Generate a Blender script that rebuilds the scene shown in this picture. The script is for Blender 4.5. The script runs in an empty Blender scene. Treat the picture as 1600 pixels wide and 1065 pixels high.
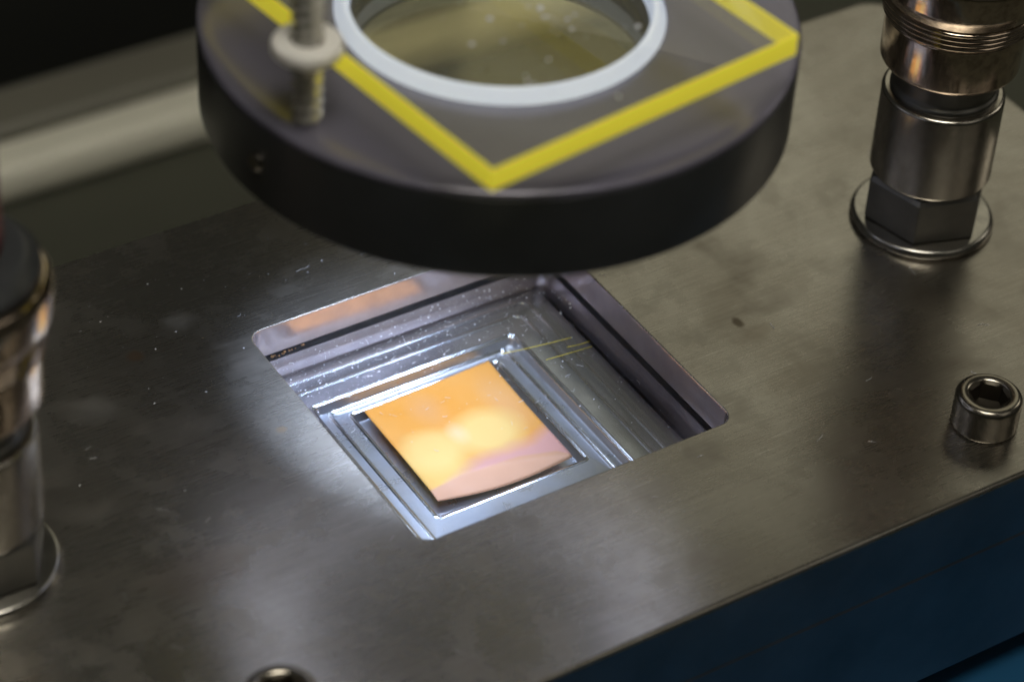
import bpy, bmesh, math, random
from mathutils import Vector, Matrix
random.seed(7)
U = 0.001                       # everything below is written in millimetres
scene = bpy.context.scene
COL = scene.collection

# ------------------------------------------------------------------ camera
YAW, PITCH, ROLL = math.radians(34.51), math.radians(39.96), math.radians(3.69)
CAM = Vector((-168.895, -251.159, 260.427))
d = Vector((math.sin(YAW)*math.cos(PITCH), math.cos(YAW)*math.cos(PITCH), -math.sin(PITCH)))
r = d.cross(Vector((0, 0, 1))).normalized(); u = r.cross(d)
r2 = math.cos(ROLL)*r + math.sin(ROLL)*u
u2 = -math.sin(ROLL)*r + math.cos(ROLL)*u
cam = bpy.data.cameras.new('camera'); camo = bpy.data.objects.new('camera', cam); COL.objects.link(camo)
M3 = Matrix((r2, u2, -d)).transposed()
camo.matrix_world = Matrix.Translation(CAM*U) @ M3.to_4x4()
cam.sensor_width = 36.0; cam.lens = 36.0*4395/1600
cam.clip_start = 0.01; cam.clip_end = 50
cam.dof.use_dof = True; cam.dof.focus_distance = 0.400; cam.dof.aperture_fstop = 15.0; cam.dof.aperture_blades = 0
scene.camera = camo

# ------------------------------------------------------------------ world, lamps, exposure
w = bpy.data.worlds.new('World'); scene.world = w; w.use_nodes = True
w.node_tree.nodes['Background'].inputs[0].default_value = (0.9, 0.88, 0.72, 1)
w.node_tree.nodes['Background'].inputs[1].default_value = 0.026
def area(name, loc, target, sx, sy, radiance, col):
    l = bpy.data.lights.new(name, 'AREA'); l.shape = 'RECTANGLE'; l.size = sx*U; l.size_y = sy*U
    l.energy = radiance*math.pi*sx*U*sy*U; l.color = col
    o = bpy.data.objects.new(name, l); COL.objects.link(o); o.location = Vector(loc)*U
    o.rotation_euler = (Vector(target)-Vector(loc)).to_track_quat('-Z', 'Y').to_euler(); return o
area('room_light_back', (390, 330, 330), (90, 0, 0), 300, 240, 0.52, (1.0, 0.95, 0.73))
area('room_light_front', (260, -420, 420), (20, 0, 0), 260, 200, 0.45, (1.0, 0.93, 0.80))
area('room_light_overhead', (-50, -170, 640), (0, 20, 20), 240, 240, 9.5, (1.0, .96, .86))
area('room_light_side', (520, -60, 260), (60, 0, 0), 120, 200, 1.6, (1.0, 0.93, 0.78))
vs = scene.view_settings
vs.view_transform = 'Standard'; vs.look = 'None'; vs.exposure = 0.0; vs.gamma = 1.0; vs.use_curve_mapping = False
scene.cycles.use_denoising = True
scene.cycles.use_light_tree = False
scene.cycles.max_bounces = 10; scene.cycles.glossy_bounces = 6; scene.cycles.transmission_bounces = 8
scene.cycles.sample_clamp_indirect = 6.0
scene.cycles.caustics_reflective = True; scene.cycles.blur_glossy = 0.3

# ------------------------------------------------------------------ mesh helpers
def finish(bm, sharp=32):
    bmesh.ops.remove_doubles(bm, verts=bm.verts, dist=1e-5)
    bmesh.ops.recalc_face_normals(bm, faces=bm.faces)
    lim = math.radians(sharp)
    for f in bm.faces: f.smooth = True
    for e in bm.edges:
        if len(e.link_faces) == 2 and e.calc_face_angle(0) > lim: e.smooth = False
    bmesh.ops.scale(bm, vec=(U, U, U), verts=bm.verts)
def obj(name, bm, mat, parent=None, loc=(0, 0, 0), rotz=0.0, sharp=32, raw=False, wn=False):
    if not raw: finish(bm, sharp)
    me = bpy.data.meshes.new(name); bm.to_mesh(me); bm.free()
    if mat: me.materials.append(mat)
    o = bpy.data.objects.new(name, me); COL.objects.link(o)
    o.location = Vector(loc)*U; o.rotation_euler = (0, 0, rotz)
    if parent: o.parent = parent
    if wn:
        md = o.modifiers.new('flat_faces', 'WEIGHTED_NORMAL'); md.keep_sharp = True; md.weight = 100
    return o
def thing(name, label, cat, loc=(0, 0, 0), rotz=0.0, group=None):
    o = bpy.data.objects.new(name, None); COL.objects.link(o); o.empty_display_size = 0.005
    o.location = Vector(loc)*U; o.rotation_euler = (0, 0, rotz)
    return tag(o, label, cat, group)
def tag(o, label=None, cat=None, group=None, kind=None):
    if label: o['label'] = label
    if cat: o['category'] = cat
    if group: o['group'] = group
    if kind: o['kind'] = kind
    return o
def lathe(prof, n=96, bm=None, closed=False, c=(0, 0)):
    bm = bm or bmesh.new(); rings = []
    for (rr, z) in prof:
        if rr < 1e-6: rings.append([bm.verts.new((c[0], c[1], z))])
        else: rings.append([bm.verts.new((c[0]+rr*math.cos(2*math.pi*i/n), c[1]+rr*math.sin(2*math.pi*i/n), z)) for i in range(n)])
    pairs = list(zip(rings, rings[1:])) + ([(rings[-1], rings[0])] if closed else [])
    for a, b in pairs:
        for i in range(n):
            j = (i+1) % n
            if len(a) == 1 and len(b) == 1: continue
            if len(a) == 1: bm.faces.new((a[0], b[j], b[i]))
            elif len(b) == 1: bm.faces.new((a[i], a[j], b[0]))
            else: bm.faces.new((a[i], a[j], b[j], b[i]))
    return bm
def fillet(prof, rad, seg=4):
    """round every inner corner of a (r, z) profile; rad may be a number or a list"""
    out = [prof[0]]
    for k in range(1, len(prof)-1):
        R = rad[k] if isinstance(rad, (list, tuple)) else rad
        p, a, b = Vector(prof[k]), Vector(prof[k-1]), Vector(prof[k+1])
        la, lb = (a-p).length, (b-p).length
        t = min(R, la*.45, lb*.45)
        if t < 1e-4: out.append(tuple(p)); continue
        A = p+(a-p)/la*t; B = p+(b-p)/lb*t
        for i in range(seg+1):
            s = i/seg; q = A*(1-s)**2+p*2*s*(1-s)+B*s*s; out.append(tuple(q))
    out.append(prof[-1]); return out
def rrect(x0, x1, y0, y1, rad, seg=6):
    pts = []
    for cx, cy, a0 in ((x1-rad, y1-rad, 0), (x0+rad, y1-rad, 90), (x0+rad, y0+rad, 180), (x1-rad, y0+rad, 270)):
        for i in range(seg+1):
            a = math.radians(a0+90*i/seg); pts.append((cx+rad*math.cos(a), cy+rad*math.sin(a)))
    return pts
def loft(loops, bm=None, cap0=False, cap1=False, closed=False):
    """loops: lists of 3-D points of one length"""
    bm = bm or bmesh.new()
    R = [[bm.verts.new(p) for p in lp] for lp in loops]
    n = len(R[0]); pairs = list(zip(R, R[1:])) + ([(R[-1], R[0])] if closed else [])
    for a, b in pairs:
        for i in range(n): bm.faces.new((a[i], a[(i+1) % n], b[(i+1) % n], b[i]))
    if cap0: bm.faces.new(R[0])
    if cap1: bm.faces.new(R[-1])
    return bm
def RL(x0, x1, y0, y1, rad, z): return [(x, y, z) for x, y in rrect(x0, x1, y0, y1, rad)]
def box(x0, x1, y0, y1, z0, z1, bev=0.0, bm=None):
    bm = bm or bmesh.new()
    g = bmesh.ops.create_cube(bm, size=1.0)
    for v in g['verts']:
        v.co = Vector(((x0+x1)/2+v.co.x*(x1-x0), (y0+y1)/2+v.co.y*(y1-y0), (z0+z1)/2+v.co.z*(z1-z0)))
    if bev:
        es = {e for v in g['verts'] for e in v.link_edges}
        bmesh.ops.bevel(bm, geom=list(es), offset=bev, segments=3, profile=0.5, affect='EDGES')
    return bm
def tube(path, rad, n=5, bm=None):
    bm = bm or bmesh.new(); prev = None
    for k, p in enumerate(path):
        p = Vector(p); t = (Vector(path[min(k+1, len(path)-1)])-Vector(path[max(k-1, 0)])).normalized()
        a = t.orthogonal().normalized(); b = t.cross(a)
        if prev is not None:
            a = (prev-t*prev.dot(t)).normalized(); b = t.cross(a)
        prev = a
        rr = rad[k] if isinstance(rad, (list, tuple)) else rad
        ring = [bm.verts.new(p+rr*(math.cos(2*math.pi*i/n)*a+math.sin(2*math.pi*i/n)*b)) for i in range(n)]
        if k:
            for i in range(n): bm.faces.new((last[i], last[(i+1) % n], ring[(i+1) % n], ring[i]))
        else: bm.faces.new(ring[::-1])
        last = ring
    bm.faces.new(last)
    return bm

# camera ray through a measured point, met with the level z (millimetres)
def on_z(px, py, z):
    v = r2*((px-800)/4395) + u2*(-(py-532.5)/4395) + d
    return CAM + v*((z-CAM.z)/v.z)

# ------------------------------------------------------------------ materials
class NT:
    def __init__(s, name):
        s.m = bpy.data.materials.new(name); s.m.use_nodes = True; s.t = s.m.node_tree
        s.p = s.t.nodes['Principled BSDF']; s.co = s.t.nodes.new('ShaderNodeTexCoord').outputs['Object']
    def n(s, typ, **kw):
        x = s.t.nodes.new(typ)
        for k, v in kw.items(): setattr(x, k, v)
        return x
    def link(s, a, b): s.t.links.new(a, b)
    def map(s, scale=(1, 1, 1), rot=(0, 0, 0), loc=(0, 0, 0)):
        m = s.n('ShaderNodeMapping'); m.inputs['Scale'].default_value = scale; m.inputs['Rotation'].default_value = rot; m.inputs['Location'].default_value = loc
        s.link(s.co, m.inputs['Vector']); return m.outputs[0]
    def noise(s, scale, detail=4, rough=0.55, vec=None, dist=0.0):
        x = s.n('ShaderNodeTexNoise'); x.inputs['Scale'].default_value = scale; x.inputs['Detail'].default_value = detail
        x.inputs['Roughness'].default_value = rough; x.inputs['Distortion'].default_value = dist
        s.link(vec if vec is not None else s.co, x.inputs['Vector']); return x.outputs['Fac']
    def ramp(s, fac, stops):
        x = s.n('ShaderNodeValToRGB'); e = x.color_ramp.elements
        while len(e) < len(stops): e.new(0.5)
        for el, (p, c) in zip(e, stops):
            el.position = p; el.color = c if isinstance(c, tuple) else (c, c, c, 1)
        s.link(fac, x.inputs[0]); return x.outputs[0]
    def mix(s, fac, a, b, typ='MIX'):
        x = s.n('ShaderNodeMix', data_type='RGBA', blend_type=typ)
        for sock, v in ((x.inputs[0], fac), (x.inputs[6], a), (x.inputs[7], b)):
            if hasattr(v, 'node'): s.link(v, sock)
            else: sock.default_value = v
        return x.outputs[2]
    def math(s, op, a, b=0.0):
        x = s.n('ShaderNodeMath', operation=op)
        for sock, v in ((x.inputs[0], a), (x.inputs[1], b)):
            if hasattr(v, 'node'): s.link(v, sock)
            else: sock.default_value = v
        return x.outputs[0]
    def set(s, **kw):
        for k, v in kw.items():
            k = k.replace('_', ' ')
            sock = s.p.inputs[k]
            if hasattr(v, 'node'): s.link(v, sock)
            else: sock.default_value = v
    def bump(s, h, strength, dist):
        b = s.n('ShaderNodeBump'); b.inputs['Strength'].default_value = strength; b.inputs['Distance'].default_value = dist
        s.link(h, b.inputs['Height']); s.link(b.outputs[0], s.p.inputs['Normal'])
def rgb(a, b, c): return (a, b, c, 1.0)
def simple(name, col, rough, metal=0.0, var=0.12, bscale=900, bstr=0.05, coat=0.0):
    t = NT(name)
    nz = t.noise(bscale*.25, 5)
    k = t.ramp(nz, [(.25, 1-var), (.75, 1+var)])
    t.set(Base_Color=t.mix(1.0, rgb(*col), k, 'MULTIPLY'), Metallic=metal,
          Roughness=t.math('MULTIPLY', t.ramp(t.noise(bscale*.1, 4), [(.3, .8), (.75, 1.2)]), rough))
    t.p.inputs['Coat Weight'].default_value = coat
    if bstr: t.bump(t.noise(bscale*3, 3), bstr, 0.0001)
    return t.m

def m_plate(name):
    t = NT(name)
    brush = t.noise(1.0, 4, .6, t.map((140, 5200, 5200), rot=(0, 0, math.radians(3))))
    brush2 = t.noise(1.0, 3, .6, t.map((500, 9000, 9000), rot=(0, 0, math.radians(-9)), loc=(.3, .7, 0)))
    blot = t.noise(38, 6, .6, dist=.6)
    blot2 = t.noise(120, 5, .6, t.map(loc=(.4, .2, .1)))
    fine = t.noise(900, 4, .65)
    col = t.mix(t.ramp(blot, [(.30, 0.0), (.74, 1.0)]), rgb(.50, .48, .435), rgb(.34, .31, .265))
    col = t.mix(t.ramp(blot2, [(.58, 0.0), (.76, .28)]), col, rgb(.26, .20, .155))
    col = t.mix(t.ramp(fine, [(.60, 0.0), (.78, .35)]), col, rgb(.60, .59, .56))
    grain = t.noise(1.0, 4, .65, t.map((55, 2400, 2400), rot=(0, 0, math.radians(2))))
    col = t.mix(1.0, col, t.ramp(grain, [(.25, .88), (.75, 1.10)]), 'MULTIPLY')
    scr = t.ramp(t.noise(1.0, 2, .5, t.map((90, 3000, 3000), rot=(0, 0, math.radians(24)), loc=(.1, .5, .2))), [(.70, 0.0), (.76, .5)])
    col = t.mix(scr, col, rgb(.66, .64, .60))
    ro = t.math('ADD', t.ramp(blot, [(.25, .205), (.78, .285)]), t.math('MULTIPLY', t.ramp(brush, [(.3, 0.0), (.7, 1.0)]), .05))
    ro = t.math('ADD', ro, t.ramp(blot2, [(.50, 0.0), (.78, .10)]))
    ew = t.math('MULTIPLY', t.math('SUBTRACT', t.noise(420, 4), .5), .9)
    for px, py, rx, ry, am, sc_, dr in ((280, 500, 3.1, 2.6, .35, (.62, .61, .58), .14), (1152, 503, .9, 1.5, .75, (.13, .10, .07), .1), (212, 556, 1.7, 1.5, .6, (.30, .17, .08), .08),
                                   (1180, 520, 3.6, 2.0, .25, (.22, .17, .12), .08), (1240, 590, 8, 3.5, .22, (.26, .22, .17), .06), (150, 640, 4.5, 3.6, .25, (.55, .54, .52), .12), (1340, 860, 6, 3, .3, (.56, .55, .52), .1), (1010, 900, 1.1, 1.1, .5, (.60, .59, .56), .1), (440, 670, 1.0, .8, .6, (.45, .33, .20), .05), (300, 890, 9, 6, .3, (.27, .20, .15), .05)):
        p = on_z(px, py, 0)
        m = t.n('ShaderNodeVectorMath', operation='SUBTRACT'); t.link(t.co, m.inputs[0]); m.inputs[1].default_value = (p.x*U, p.y*U, 0)
        k = t.n('ShaderNodeVectorMath', operation='MULTIPLY'); t.link(m.outputs[0], k.inputs[0]); k.inputs[1].default_value = (1/(rx*U), 1/(ry*U), 0)
        l = t.n('ShaderNodeVectorMath', operation='LENGTH'); t.link(k.outputs[0], l.inputs[0])
        f = t.math('MULTIPLY', t.ramp(t.math('ADD', l.outputs['Value'], ew), [(.45, 1.0), (1.0, 0.0)]), am)
        col = t.mix(f, col, rgb(*sc_)); ro = t.math('ADD', ro, t.math('MULTIPLY', f, dr))
    t.set(Base_Color=col, Metallic=1.0, Roughness=ro, Anisotropic=.66)
    tv = t.n('ShaderNodeCombineXYZ'); tv.inputs[1].default_value = 1.0
    t.link(tv.outputs[0], t.p.inputs['Tangent'])
    t.bump(t.math('ADD', t.math('ADD', brush, t.math('MULTIPLY', brush2, .5)), t.math('MULTIPLY', fine, .6)), .22, 0.00004)
    return t.m
def m_polished(name, col, rough, brush=.10, axis=0, metal=1.0):
    t = NT(name)
    sc = [2600, 2600, 2600]; sc[axis] = 120
    b1 = t.noise(1.0, 4, .6, t.map(tuple(sc)))
    sc2 = [2600, 2600, 2600]; sc2[1-axis] = 160
    b2 = t.noise(1.0, 4, .6, t.map(tuple(sc2)))
    bl = t.noise(160, 5, .6)
    c = t.mix(t.ramp(bl, [(.38, 0.0), (.7, 1.0)]), rgb(*col), rgb(*[x*.78 for x in col]))
    t.set(Base_Color=c, Metallic=metal, Roughness=t.math('ADD', t.ramp(bl, [(.3, rough*.75), (.72, rough*1.4)]), t.math('MULTIPLY', b1, .06)))
    t.bump(t.math('ADD', b1, t.math('MULTIPLY', b2, .6)), brush, 0.00005)
    return t.m
def m_turned(name, col, rough, wear=.25, aniso=.6, scale=1.0):
    """turned steel: rings run round the z axis, so highlights stretch along it"""
    t = NT(name)
    rings = t.noise(1.0, 3, .6, t.map((30, 30, 9000)))
    mott = t.noise(700*scale, 5, .65)
    c = t.mix(t.ramp(mott, [(.45, 0.0), (.68, wear)]), rgb(*col), rgb(*[x*.35 for x in col]))
    t.set(Base_Color=c, Metallic=1.0, Roughness=t.math('ADD', t.ramp(mott, [(.3, rough*.85), (.7, rough*1.35)]), 0.0), Anisotropic=aniso)
    tg = t.n('ShaderNodeTangent', direction_type='RADIAL', axis='Z'); t.link(tg.outputs[0], t.p.inputs['Tangent'])
    t.bump(t.math('ADD', rings, t.math('MULTIPLY', mott, .8)), .10, 0.00004)
    return t.m
STEEL = m_plate('brushed_steel_plate')
WALLM = m_polished('milled_window_wall', (.74, .63, .62), .13, .05, 0, .68)
TRAYM = m_polished('milled_bright_tray', (.54, .56, .61), .27, .20, 0, .88)
FLOORM = m_polished('mirror_tray_floor', (.44, .45, .48), .15, .04, 0, .86)
BEADM = m_polished('highlight_step_edge', (.90, .92, .95), .12, .10, 0)  # brighter metal on step edges, for highlight lines on the added bead
POST = m_turned('turned_steel', (.46, .43, .38), .20, .2, .5)
WORN = m_turned('worn_dark_steel', (.64, .52, .41), .11, .65, .2)
HEXM = simple('dark_hex_steel', (.20, .195, .18), .42, 1.0, .2, 700, .12)
FLNG = m_turned('bright_flange_steel', (.44, .42, .38), .20, .2, .3)
SOCK = simple('dark_socket_steel', (.07, .06, .045), .45, .8, .3, 800, .1)
SCREW = simple('oiled_screw_steel', (.34, .31, .26), .24, 1.0, .25, 800, .05)
BLACKP = simple('black_anodised_side', (.042, .044, .047), .34, 0.0, .2, 500, .03)
GASK = simple('black_rubber_gasket', (.012, .012, .014), .55, 0.0, .5, 4000, .6)
LOWER = simple('dark_machined_side', (.235, .26, .29), .36, 1.0, .38, 140, .10)
BLUE = simple('blue_paint', (.016, .085, .18), .35, 0.0, .12, 150, .03)
WALLD = simple('dark_back_wall', (.012, .013, .010), .9, 0.0, .2, 30, .1)
DARK2 = simple('grey_rail_paint', (.20, .19, .15), .45, 0.0, .1, 60, .02)
DARK = simple('dark_olive_floor', (.075, .077, .055), .7, 0.0, .2, 30, .1)
BARM = simple('satin_aluminium_bar', (.88, .85, .70), .42, .1, .08, 60, .02)
NYLON = simple('white_nylon', (.86, .83, .77), .45, 0.0, .05, 300, .03)
RED = simple('dark_red_plastic', (.16, .012, .016), .38, 0.0, .15, 200, .03)
RODM = simple('zinc_rod', (.82, .79, .72), .20, .7, .15, 600, .03)
def m_ringtop():
    t = NT('satin_grey_ring_top')
    rings = t.noise(1.0, 3, .6, t.map((40, 40, 40)))
    t.set(Base_Color=t.mix(rings, rgb(.20, .19, .25), rgb(.26, .245, .32)), Metallic=.5, Roughness=.24, Anisotropic=.4)
    tg = t.n('ShaderNodeTangent', direction_type='RADIAL', axis='Z'); t.link(tg.outputs[0], t.p.inputs['Tangent'])
    t.bump(t.noise(2500, 3), .06, 0.00005)
    return t.m
RINGTOP = m_ringtop()
def m_emit(name, col, strength, base=(.9, .9, .9)):
    t = NT(name); t.set(Base_Color=rgb(*base), Roughness=.22)
    t.p.inputs['Emission Color'].default_value = rgb(*col); t.p.inputs['Emission Strength'].default_value = strength
    return t.m
LED = m_emit('lit_led_diffuser', (.74, .78, 1.0), .55)
RIMM = m_emit('lit_white_rim', (.62, .72, 1.0), .58, (.8, .8, .82))
def m_acrylic():
    t = NT('yellow_acrylic'); tr = t.n('ShaderNodeBsdfTransparent'); tr.inputs[0].default_value = rgb(.985, .985, .945)
    gl = t.n('ShaderNodeBsdfGlossy'); gl.inputs['Roughness'].default_value = .03
    lw = t.n('ShaderNodeLayerWeight'); lw.inputs[0].default_value = .5
    fr = t.math('ADD', t.math('MULTIPLY', t.math('POWER', lw.outputs['Facing'], 3.0), .5), .04)
    mx = t.n('ShaderNodeMixShader'); t.link(fr, mx.inputs[0]); t.link(tr.outputs[0], mx.inputs[1]); t.link(gl.outputs[0], mx.inputs[2])
    t.link(mx.outputs[0], t.t.nodes['Material Output'].inputs[0])
    return t.m
ACRYL = m_acrylic()
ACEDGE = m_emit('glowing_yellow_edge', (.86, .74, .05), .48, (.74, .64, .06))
def m_film():
    t = NT('orange_film')
    uv = t.n('ShaderNodeTexCoord').outputs['UV']
    sep = t.n('ShaderNodeSeparateXYZ'); t.link(uv, sep.inputs[0]); A, B = sep.outputs[0], sep.outputs[1]
    warp = t.math('SUBTRACT', t.noise(3.0, 3, .5, uv), .5)
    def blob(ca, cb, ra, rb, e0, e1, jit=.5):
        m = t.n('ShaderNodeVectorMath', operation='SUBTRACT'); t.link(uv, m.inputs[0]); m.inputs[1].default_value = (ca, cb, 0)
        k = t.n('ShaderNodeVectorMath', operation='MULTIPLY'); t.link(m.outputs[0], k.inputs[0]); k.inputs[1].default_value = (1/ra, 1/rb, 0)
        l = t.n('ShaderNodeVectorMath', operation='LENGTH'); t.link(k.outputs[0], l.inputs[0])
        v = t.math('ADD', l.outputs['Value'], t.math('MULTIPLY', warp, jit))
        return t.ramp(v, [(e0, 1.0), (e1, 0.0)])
    def below(stops, soft, jit=0.0):
        th = t.ramp(A, stops); v = t.math('SUBTRACT', th, B)
        if jit: v = t.math('ADD', v, t.math('MULTIPLY', warp, jit))
        return t.ramp(t.math('ADD', t.math('MULTIPLY', v, 1/soft), .5), [(0.0, 0.0), (1.0, 1.0)])
    soft = t.noise(2.2, 3, .5, uv)
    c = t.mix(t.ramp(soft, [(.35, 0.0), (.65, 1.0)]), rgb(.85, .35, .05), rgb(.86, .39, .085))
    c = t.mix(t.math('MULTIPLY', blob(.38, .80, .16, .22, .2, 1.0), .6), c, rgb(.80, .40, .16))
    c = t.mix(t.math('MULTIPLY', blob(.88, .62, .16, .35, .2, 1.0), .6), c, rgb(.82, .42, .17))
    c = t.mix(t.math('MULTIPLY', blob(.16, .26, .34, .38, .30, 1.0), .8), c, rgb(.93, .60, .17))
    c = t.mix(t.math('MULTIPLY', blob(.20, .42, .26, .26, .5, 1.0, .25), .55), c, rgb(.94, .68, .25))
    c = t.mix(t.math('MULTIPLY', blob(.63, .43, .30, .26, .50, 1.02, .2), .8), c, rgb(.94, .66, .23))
    c = t.mix(t.math('MULTIPLY', blob(.44, .50, .09, .13, .1, 1.0, .3), .55), c, rgb(.94, .70, .42))  # small pale highlight painted into the film colour
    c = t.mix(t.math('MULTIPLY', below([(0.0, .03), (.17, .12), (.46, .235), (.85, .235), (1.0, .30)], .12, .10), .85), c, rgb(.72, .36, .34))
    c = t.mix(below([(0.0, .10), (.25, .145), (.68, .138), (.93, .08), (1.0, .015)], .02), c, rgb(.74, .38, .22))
    fine = t.noise(1800, 3)
    t.set(Base_Color=c, Roughness=t.ramp(t.noise(300, 4), [(.3, .42), (.7, .55)]), Metallic=.1)
    t.p.inputs['Coat Weight'].default_value = .08; t.p.inputs['Specular IOR Level'].default_value = .3; t.p.inputs['Coat Roughness'].default_value = .18
    sc1 = t.noise(1.0, 3, .6, t.map((160, 4200, 4200), rot=(0, 0, math.radians(62))))
    t.bump(t.math('ADD', t.math('ADD', t.noise(260, 4), t.math('MULTIPLY', fine, .35)), t.math('MULTIPLY', sc1, .35)), .14, 0.0001)
    return t.m
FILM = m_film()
DUSTM = simple('pale_lint', (.75, .76, .80), .6, 0.0, .1, 300, 0)
RUST = simple('rusty_grit', (.22, .12, .05), .8, 0.0, .4, 3000, 0)

# ------------------------------------------------------------------ background: floor, bar, blue base
bm = box(-1500, 1500, -1500, 226, -102, -100.1)
tag(obj('floor', bm, DARK), kind='structure')
bm = box(-700, 900, 226, 238, -100, -20)
tag(obj('back_wall', bm, WALLD), kind='structure')
# aluminium profile behind the plate: cross-section in y-z, swept along x
prof = [(9, 0), (3, 0), (1.2, .7), (.2, 2.4), (0, 5), (.3, 7.4), (1.4, 9.0), (3.2, 9.8), (9, 10)]
bm = loft([[(x, 190+a, -100+b) for a, b in prof] for x in (-320, 420)], cap0=True, cap1=True)
tag(obj('aluminium_bar', bm, BARM, sharp=50), 'pale blurred aluminium bar lying behind the steel plate', 'metal bar')
prof = [(0, 0), (0, 11.5), (1.2, 12.6), (13, 13), (14, 12), (14, 0)]
bm = loft([[(x, 200+a, -100+b) for a, b in prof] for x in (-320, 420)], cap0=True, cap1=True)
tag(obj('grey_rail', bm, DARK2, sharp=40), 'dull grey rail just behind the pale bar', 'rail')
bm = box(-160, 125, -96, -46, -60, -41, 1.5)
tag(obj('blue_base', bm, BLUE), 'bright blue painted base below the lower front corner', 'machine base')

# ------------------------------------------------------------------ the steel plate and what lies in its window
HX0, HX1, HY0, HY1 = -25.4, 25.5, -24.5, 24.5
PX, PY0, PY1, TH = 111.5, -53.4, 52.2, 12.2
def o_(ins, z, rad=6.0): return RL(-PX+ins, PX-ins, PY0+ins, PY1-ins, max(rad-ins, .3), z)
def h_(out, z, rad=2.2): return RL(HX0-out, HX1+out, HY0-out, HY1+out, rad+out, z)
bm = loft([o_(0.0, -TH), o_(0, -.7), o_(.12, -.35), o_(.35, -.12), o_(.7, 0), h_(.28, 0), h_(.08, -.08), h_(0, -.28), h_(0, -5.2), h_(.5, -5.3), h_(.5, -TH)], closed=True)
plate = obj('steel_plate', bm, STEEL, sharp=40, wn=True)
tag(plate, 'wide scratched steel plate with a square window cut through it', 'steel plate')
plate.data.materials.append(WALLM); plate.data.materials.append(LOWER)
for p in plate.data.polygons:
    c = p.center/U
    if abs(p.normal.z) < .5:
        if HX0-1 < c.x < HX1+1 and HY0-1 < c.y < HY1+1: p.material_index = 1
        elif abs(p.normal.z) < .15: p.material_index = 2
bm = loft([h_(.35, -5.35), h_(.35, -6.55), h_(-.02, -6.5), h_(.02, -5.4)], closed=True)
tag(obj('rubber_gasket', bm, GASK), 'thin black rubber gasket line round the inside of the window', 'gasket')
bm = loft([h_(.32, -6.62), h_(.0, -6.66), h_(.0, -10.15), h_(.32, -10.2)], closed=True)
tag(obj('inner_frame', bm, WALLM), 'polished metal frame under the black gasket inside the window', 'metal frame')
bm = loft([o_(.25, -35.4), o_(.0, -35.1), o_(0, -12.75), o_(.25, -12.4), h_(1.2, -12.4), h_(1.2, -35.4)], closed=True)
tag(obj('lower_block', bm, LOWER, sharp=25, wn=True), 'dark blue-grey metal block under the steel plate', 'metal block')

def tl(x0, x1, y0, y1, rad, z): return RL(x0, x1, y0, y1, rad, z)
def edge(x0, x1, y0, y1, rad, zt, zb, rnd=.22, dr=.25, bead=.07):
    """one rounded step edge from the level zt down to zb, with an added raised bead that catches highlight lines"""
    e = []
    for k in range(9):
        a = k/8; o = .54*(1-a)-.02; e.append(tl(x0-o, x1+o, y0-o, y1+o, rad+o, zt+bead*math.sin(math.pi*a)**2*(1-.3*a)))
    for k in range(1, 5):
        a = math.pi/2*k/4; i = .02+rnd*math.sin(a); z = zt-rnd*(1-math.cos(a)); e.append(tl(x0+i, x1-i, y0+i, y1-i, rad, z))
    i = rnd+dr
    e.append(tl(x0+i, x1-i, y0+i, y1-i, rad, zb+.18)); i += .18
    e.append(tl(x0+i, x1-i, y0+i, y1-i, rad, zb)); return e
L = [tl(-25.2, 24.4, -24.3, 24.3, 1.5, -17), tl(-25.2, 24.4, -24.3, 24.3, 1.5, -10.75), tl(-24.9, 24.1, -24.1, 24.1, 1.3, -10.45)]
mats = [0]*2
for args in ((-23.6, 20.9, -22.6, 22.4, 1.1, -10.42, -10.56, .06, .02, .045), (-22.1, 18.7, -20.8, 20.0, 1.0, -10.57, -10.70, .06, .02, .05), (-19.3, 15.4, -17.2, 16.8, .9, -10.72, -12.2, .28, .25, .12), (-16.6, 13.3, -14.6, 15.9, .6, -12.25, -12.55, .12, .02, .10), (-13.8, 11.2, -10.2, 14.6, .5, -12.62, -14.3, .2, .25, .11)):
    e = edge(*args); first = args[5] > -11
    mats += [0 if first else 1] + [2]*(len(e)-3) + [1 if args[6] < -11 else 0]*2; L += e
bm = loft(L, cap0=True, cap1=True)
n4 = len(L[0])
for k, f in enumerate(bm.faces): f.material_index = mats[k//n4] if k//n4 < len(mats) else 1
tray = obj('stepped_tray', bm, FLOORM, sharp=60, wn=True); tray.data.materials.append(TRAYM); tray.data.materials.append(BEADM)
tag(tray, 'bright stepped metal tray sunk in the square window under the orange film', 'metal tray')
bm = box(-26.2, 26.2, -25.2, 25.2, -19, -17.2)
tag(obj('window_floor', bm, GASK), kind='structure')

def m_pane():
    t = NT('clear_cover_glass'); tr = t.n('ShaderNodeBsdfTransparent'); tr.inputs[0].default_value = rgb(.965, .98, .99)
    gl = t.n('ShaderNodeBsdfGlossy'); gl.inputs['Roughness'].default_value = .04
    lw = t.n('ShaderNodeLayerWeight'); lw.inputs[0].default_value = .5
    fr = t.math('ADD', t.math('MULTIPLY', t.math('POWER', lw.outputs['Facing'], 3.0), .35), .03)
    mx = t.n('ShaderNodeMixShader'); t.link(fr, mx.inputs[0]); t.link(tr.outputs[0], mx.inputs[1]); t.link(gl.outputs[0], mx.inputs[2])
    t.link(mx.outputs[0], t.t.nodes['Material Output'].inputs[0]); return t.m
bm = loft([h_(-.06, -7.4), h_(-.06, -6.68)], cap0=True, cap1=True)
tag(obj('cover_glass', bm, m_pane()), 'clear dusty cover glass set in the window above the film', 'glass pane')

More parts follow.
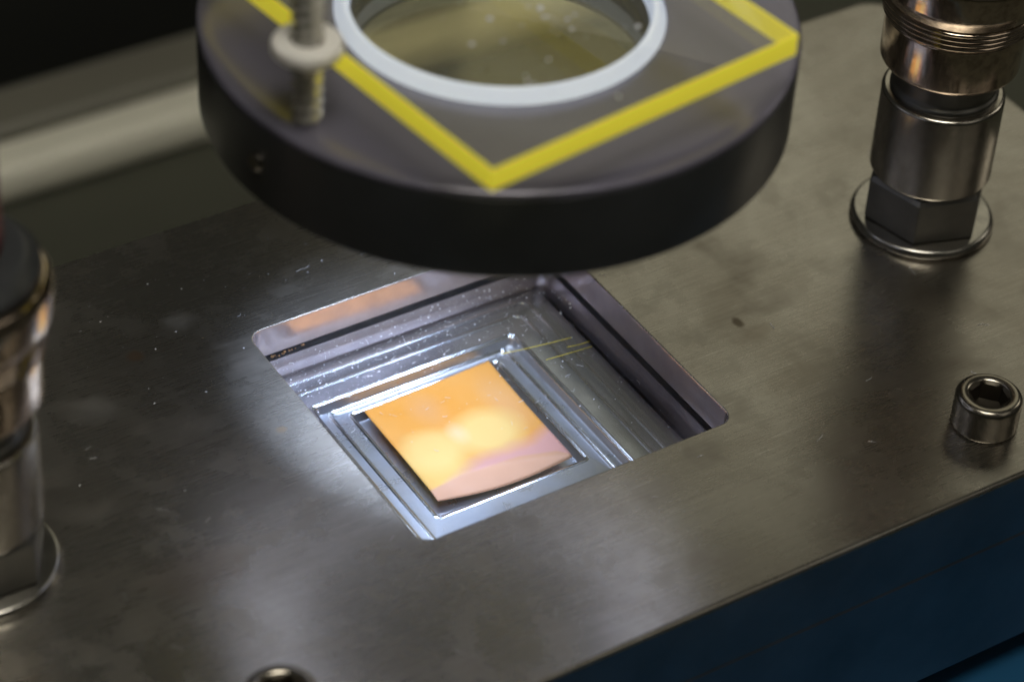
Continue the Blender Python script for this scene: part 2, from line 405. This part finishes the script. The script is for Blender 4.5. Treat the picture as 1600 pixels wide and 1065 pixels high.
# the orange film: its corners on one plane just over the well, front strip bent down
ZF = -12.5
cL, cB, cR, cF = [on_z(x, y, ZF) for x, y in ((569, 643), (763, 565), (894, 713), (684, 781))]
FC = (cL+cB+cR+cF)/4
bm = bmesh.new(); uvl = bm.loops.layers.uv.new('UVMap'); N = 48; grid = []
for j in range(N+1):
    row = []
    for i in range(N+1):
        a, b = i/N, j/N
        p = (cF*(1-a)+cR*a)*(1-b)+(cL*(1-a)+cB*a)*b
        fold = .015+.135*max(0, math.sin(math.pi*(.28+.72*a)))
        t = max(0, fold-b)/max(fold, .01)
        z = -1.0*t*math.sin(math.pi*(.08+.84*a))
        z += .30*b*(1-b)*math.sin(2.2*a+.6)+.12*math.sin(5*b+2*a)*(.3+.7*a)
        y = -.55*math.sin(math.pi*a)*max(0, 1-b*4)**2
        row.append(bm.verts.new((p.x-FC.x, p.y-FC.y+y, z)))
    grid.append(row)
for j in range(N):
    for i in range(N):
        f = bm.faces.new((grid[j][i], grid[j][i+1], grid[j+1][i+1], grid[j+1][i]))
        for lp, (p, q) in zip(f.loops, ((i, j), (i+1, j), (i+1, j+1), (i, j+1))): lp[uvl].uv = (p/N, q/N)
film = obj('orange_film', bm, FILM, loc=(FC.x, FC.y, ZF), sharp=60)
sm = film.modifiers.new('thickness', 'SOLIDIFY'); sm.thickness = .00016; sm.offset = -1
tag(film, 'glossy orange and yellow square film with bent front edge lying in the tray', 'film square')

# ------------------------------------------------------------------ clamp posts
def make_post():
    t = thing('clamp_post', 'bright steel clamp post with hex base on the far part of the plate', 'post', group='clamp posts either side of the window')
    obj('flange', lathe(fillet([(0, .02), (10.6, .02), (11.1, .5), (10.7, 1.55), (7, 1.75), (0, 1.75)], .45)), FLNG, t)
    bm = bmesh.new(); rings = []
    for rr, z in ((9.25, 1.7), (9.55, 1.95), (9.55, 8.6), (9.0, 9.3), (7.4, 9.85)):
        rings.append([(rr*math.cos(math.radians(43+60*k)), rr*math.sin(math.radians(43+60*k)), z) for k in range(6)])
    bm = loft(rings, bm, True, True)
    es = [e for e in bm.edges if abs((e.verts[0].co-e.verts[1].co).z) > 3]
    bmesh.ops.bevel(bm, geom=es, offset=.22, segments=3, profile=.5, affect='EDGES')
    obj('hex_nut', bm, HEXM, t, sharp=25)
    obj('sleeve', lathe(fillet([(0, 9.7), (8.9, 9.7), (9.2, 10.2), (9.2, 24.0), (8.8, 24.4), (0, 24.4)], .35)), POST, t)
    obj('neck', lathe(fillet([(0, 24.3), (8.1, 24.3), (8.1, 25.0), (7.5, 25.6), (7.5, 29.9), (0, 29.9)], .3)), HEXM, t)
    obj('collar', lathe(fillet([(0, 29.4), (9.7, 29.4), (10.35, 30.1), (10.35, 37.3), (9.9, 37.6), (0, 37.6)], .4)), WORN, t)
    pr = [(0, 37.3), (10.3, 37.3)]; z = 37.5
    for k in range(4): pr += [(10.45+.22*k, z+.1), (10.95+.22*k, z+.42), (10.95+.22*k, z+.58), (10.45+.22*k, z+.9)]; z += .92
    pr += [(11.0, z), (0, z)]
    obj('thread', lathe(pr), WORN, t, sharp=60)
    obj('upper_collar', lathe(fillet([(0, 41.0), (11.3, 41.0), (12.2, 43.2), (12.4, 47.5), (11.6, 49.0), (0, 49.0)], .5)), WORN, t)
    obj('cap', lathe(fillet([(0, 48.8), (11.0, 48.8), (11.2, 50.2), (9.4, 52.0), (0, 52.0)], .5)), BLACKP, t)
    obj('knob', lathe(fillet([(0, 51.5), (6.3, 51.5), (6.9, 54), (6.9, 68), (5.5, 70.5), (0, 71)], 1.2)), RED, t)
    return t
def copy_tree(o, loc, rotz, label):
    c = o.copy(); COL.objects.link(c); c.location = Vector(loc)*U; c.rotation_euler = (0, 0, rotz); c['label'] = label
    for ch in list(o.children):
        k = ch.copy(); COL.objects.link(k); k.parent = c
        for g in list(ch.children):
            q = g.copy(); COL.objects.link(q); q.parent = k
    return c
post = make_post(); post.location = Vector((78.2, -.4, 0))*U
post['label'] = 'sharp bright steel clamp post with hex base beside the black ring'
copy_tree(post, (-78.0, 0, 0), math.radians(17), 'blurred dark clamp post with red knob cut off by the photo edge')

# ------------------------------------------------------------------ socket head screws
def make_screw():
    t = thing('socket_screw', 'x', 'screw', group='socket screws holding down the plate')
    R, Hh = 4.75, 5.5
    bm = bmesh.new(); n = 96; rings = []
    prof = fillet([(R-.25, .03), (R, .3), (R, Hh-.55), (R-.55, Hh), (3.2, Hh)], [0, .2, .3, .3, 0], 4)
    for rr, z in prof: rings.append([(rr*math.cos(2*math.pi*i/n), rr*math.sin(2*math.pi*i/n), z) for i in range(n)])
    def hexr(ap, th):
        a = (th-math.radians(12)) % (math.pi/3)-math.pi/6
        return ap/math.cos(a)
    rings.append([(2.95*math.cos(2*math.pi*i/n), 2.95*math.sin(2*math.pi*i/n), Hh-.18) for i in range(n)])
    for z in (Hh-.55, Hh-3.2): rings.append([(hexr(2.42, 2*math.pi*i/n)*math.cos(2*math.pi*i/n), hexr(2.42, 2*math.pi*i/n)*math.sin(2*math.pi*i/n), z) for i in range(n)])
    hd = obj('screw_head', loft(rings, bm, True, False), SCREW, t, sharp=38, wn=True); hd.data.materials.append(SOCK)
    for p in hd.data.polygons:
        c = p.center/U
        if math.hypot(c.x, c.y) < 2.93 and c.z > .2: p.material_index = 1
    obj('socket', lathe([(2.9, Hh-3.2), (0, Hh-3.6)], 24), SOCK, hd)
    return t
scr = make_screw(); scr.location = Vector((56.2, -42.3, 0))*U
scr['label'] = 'shiny socket head screw near the front edge below the clamp post'
copy_tree(scr, (-56.6, -42.9, 0), .5, 'blurred socket screw at the bottom edge of the photo')

# ------------------------------------------------------------------ ring light
RC = (-1.0, .5); LEDP = .0188
ring = thing('ring_light', 'round black ring lamp hanging over the window', 'ring lamp', loc=(RC[0], RC[1], 0))
obj('housing', lathe(fillet([(36.6, 49.6), (36.9, 48.7), (38.3, 48.7), (38.6, 49.1), (38.7, 60.6), (37.6, 60.9)], .25), 160), BLACKP, ring)
obj('top_plate', lathe(fillet([(37.6, 60.85), (38.75, 60.9), (38.5, 61.6), (36.9, 62.0), (21.4, 62.0), (21.2, 60)], [0, .2, .3, .8, .2, 0]), 160), RINGTOP, ring)
obj('inner_wall', lathe([(21.3, 60.5), (19.4, 61.4), (19.4, 52.6), (22.5, 52.6), (24.2, 54.6)], 128), BLACKP, ring)
obj('led_diffuser', lathe([(24.2, 54.6), (36.6, 49.6)], 128), LED, ring)
obj('rim', lathe(fillet([(19.3, 60.8), (19.3, 63.2), (19.7, 63.8), (20.2, 63.8), (21.3, 62.0)], .5), 128), RIMM, ring)
def m_lens():
    t = NT('olive_filter_glass'); tr = t.n('ShaderNodeBsdfTransparent'); tr.inputs[0].default_value = rgb(.93, .90, .72)
    gl = t.n('ShaderNodeBsdfGlossy'); gl.inputs['Roughness'].default_value = .06; gl.inputs[0].default_value = rgb(1, .97, .8)
    mx = t.n('ShaderNodeMixShader'); mx.inputs[0].default_value = .11; t.link(tr.outputs[0], mx.inputs[1]); t.link(gl.outputs[0], mx.inputs[2])
    t.link(mx.outputs[0], t.t.nodes['Material Output'].inputs[0]); return t.m
obj('filter_glass', lathe([(0, 58.4), (19.3, 58.4), (19.3, 56.9), (0, 56.9)], 96), m_lens(), ring)
NL = 24
for k in range(NL):                                 # the lamp's own LEDs, tilted towards the window
    a = 2*math.pi*(k+.5)/NL
    l = bpy.data.lights.new('led_spot', 'SPOT'); l.energy = LEDP; l.color = (.61, .73, 1.0); l.spot_size = math.radians(55); l.spot_blend = 1.0; l.shadow_soft_size = .0016
    o = bpy.data.objects.new('led_spot', l); COL.objects.link(o); o.parent = ring
    p = Vector((30*math.cos(a), 30*math.sin(a), 51.2)); o.location = p*U
    o.rotation_euler = (Vector((-8, 8, -10))-p).to_track_quat('-Z', 'Y').to_euler()
q = on_z(432, 230, 56); ang = math.atan2(q.y-RC[1], q.x-RC[0])
for da in (0,):
    bm = lathe([(0, .9), (.9, .9), (1.25, .55), (1.25, -.3)], 24)
    s = obj('set_screw', bm, SCREW, ring)
    s.matrix_local = Matrix.Translation(Vector((38.6*math.cos(ang), 38.6*math.sin(ang), 55.2))*U) @ Matrix.Rotation(ang, 4, 'Z') @ Matrix.Rotation(math.pi/2, 4, 'Y')

# ------------------------------------------------------------------ yellow acrylic sheet on threaded rod
A0 = on_z(769, 283, 70); A1 = on_z(1246, 70, 70)
ex = (A1-A0); W = ex.length; ex.normalize(); ey = Vector((-ex.y, ex.x, 0)); LEN = 66
ac = thing('acrylic_sheet', 'clear yellow acrylic sheet with glowing yellow edges over the ring', 'acrylic sheet', loc=(A0.x, A0.y, 0), rotz=math.atan2(ex.y, ex.x))
ZA0, ZA1 = 68.5, 71.5
obj('sheet', box(.25, W-.25, .25, LEN-.25, ZA0+.02, ZA1-.02, .05), ACRYL, ac)
obj('edge', box(0, W, 0, .22, ZA0, ZA1, .06), ACEDGE, ac)
obj('edge', box(0, .22, .25, LEN-.25, ZA0, ZA1, .06), ACEDGE, ac)
obj('edge', box(W-.22, W, .25, LEN-.25, ZA0, ZA1, .06), ACEDGE, ac)
obj('edge', box(0, W, LEN-.22, LEN, ZA0, ZA1, .06), ACEDGE, ac)
RP = on_z(480, 186, 62.0)
bm = bmesh.new(); n = 28; rings = []; z = 61.9; pitch = 1.6
while z < 112:
    ring_ = []
    for i in range(n):
        th = 2*math.pi*i/n; ph = ((z/pitch)-i/n) % 1.0
        rr = 1.30+.72*(1-abs(2*ph-1))
        ring_.append((rr*math.cos(th), rr*math.sin(th), z))
    rings.append(ring_); z += pitch/8
obj_rod = obj('threaded_rod', loft(rings, bm, True, True), RODM, loc=(RP.x, RP.y, 0), sharp=60)
tag(obj_rod, 'thin threaded steel rod rising from the ring lamp through white nut', 'threaded rod')
bm = lathe(fillet([(2.05, 71.6), (4.0, 71.6), (4.4, 72.1), (4.4, 73.0), (4.0, 73.6), (2.05, 73.6)], .5), 48, closed=True)
tag(obj('nylon_nut', bm, NYLON, loc=(RP.x, RP.y, 0)), 'white nylon nut round the threaded rod on the acrylic edge', 'nut')

# ------------------------------------------------------------------ dust, lint and grit
def speck(bm, p, s):
    g = bmesh.ops.create_icosphere(bm, subdivisions=1, radius=s)
    k = (random.uniform(.6, 1.6), random.uniform(.6, 1.4), random.uniform(.4, .8))
    for v in g['verts']: v.co = Vector((v.co.x*k[0], v.co.y*k[1], v.co.z*k[2]))+Vector(p)
def fibre(bm, p, ln, rad, n=7):
    a = random.uniform(0, 6.28); c = random.uniform(-1.6, 1.6)/n; path = []; q = Vector(p)
    for k in range(n):
        path.append(tuple(q)); a += c+random.uniform(-.5, .5); q = q+Vector((math.cos(a), math.sin(a), random.uniform(-.02, .05)))*(ln/n)
    tube(path, rad, 4, bm)
bm = bmesh.new()
for k in range(90):
    x, y = random.gauss(-48, 22), random.gauss(26, 16)
    if -25 < x < 26 and -25 < y < 25 or not (-108 < x < 108 and -50 < y < 50): continue
    speck(bm, (x, y, .03), random.choice((.05, .06, .08, .13)))
for k in range(44):
    x, y = random.uniform(-75, 90), random.uniform(-48, 48)
    if -27 < x < 27 and -27 < y < 27: continue
    fibre(bm, (x, y, .04), random.uniform(1, 3.2), .026)
tag(obj('plate_dust', bm, DUSTM), 'tiny pale dust specks and lint on the steel plate', 'dust', kind='stuff')
bm = bmesh.new()
def tray_z(x, y):
    if -13 < x < 10.5 and -9.4 < y < 13.8: return None
    if -18.6 < x < 14.7 and -16.5 < y < 16.1: return -12.2
    if -19.6 < x < 15.7 and -17.5 < y < 17.1: return None
    return -10.66 if (-21.4 < x < 18 and -20 < y < 19.3) else (-10.36 if not (-23.8 < x < 21.1 and -22.8 < y < 22.6) else -10.5)
ZG = -6.66
for k in range(760):
    x = random.uniform(-24.6, 24.6); y = 24.3-abs(random.gauss(0, 9)) if random.random() < .8 else random.uniform(-18, 24)
    if -17 < x < 6 and -15 < y < 9 and random.random() < .85: continue
    if y < -20: continue
    speck(bm, (x, y, ZG), random.choice((.025, .03, .03, .04, .05, .06, .11)))
for k in range(120):
    x, y = random.uniform(-23, 23), random.uniform(-8, 23)
    if -17 < x < 6 and y < 9: continue
    fibre(bm, (x, y, ZG+.03), random.uniform(.3, 1.5), random.choice((.012, .018, .024)))
tag(obj('glass_dust', bm, DUSTM), 'white dust and lint scattered over the cover glass', 'dust', kind='stuff')
YEL = simple('yellow_line_mat', (.75, .60, .04), .5, 0.0, .1, 900, 0)  # added yellow lines, shaped as thin tubes lying on the glass
for pts, lab in ((((783, 553), (815, 546), (854, 537), (893, 527)), 'longest thin added yellow line, starting near the upper corner of the film'),
                 (((853, 562), (888, 552), (925, 541)), 'thin added yellow line on the glass, lowest of three'),
                 (((886, 542), (906, 538), (921, 533)), 'shortest thin added yellow line on the glass near the dark far wall')):
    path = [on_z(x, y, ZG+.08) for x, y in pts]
    tag(obj('added_yellow_line', tube([tuple(p) for p in path], .045, 6), YEL), lab, 'fibre', group='added yellow lines on the cover glass')
bm = bmesh.new()
for k in range(34):
    a, b = random.uniform(.05, .95), random.uniform(.3, .97)
    p = (cF*(1-a)+cR*a)*(1-b)+(cL*(1-a)+cB*a)*b
    if k % 3: speck(bm, (p.x, p.y, ZF+.42), random.choice((.03, .04, .06)))
    else: fibre(bm, (p.x, p.y, ZF+.40), random.uniform(.4, 1.2), .02)
tag(obj('film_lint', bm, DUSTM), 'fine pale lint lying on the orange film', 'dust', kind='stuff')
bm = bmesh.new()
for k in range(26):
    t = random.random()**2
    speck(bm, (HX0+.6+9*t, HY1-.12, -5.2-random.uniform(0, 1.0)*(1-t)-.3), random.uniform(.08, .24))
tag(obj('rusty_grit', bm, RUST), 'small brown grit caught in the gasket at the window corner', 'grit', kind='stuff')
bm = bmesh.new()
for k in range(46):
    a = random.uniform(0, 6.28); q = random.uniform(0, 19)**1.0
    x, y = RC[0]+q*math.cos(a)-4, RC[1]+q*math.sin(a)-16
    l = Vector((x-A0.x, y-A0.y, 0)); lx, ly = l.dot(ex), l.dot(ey)
    if not (1 < lx < W-1 and 1 < ly < LEN-1): continue
    speck(bm, (x, y, ZA1+.1), random.choice((.14, .18, .25, .32)))
tag(obj('acrylic_dust', bm, DUSTM), 'out of focus dust specks on the yellow acrylic sheet', 'dust', kind='stuff')
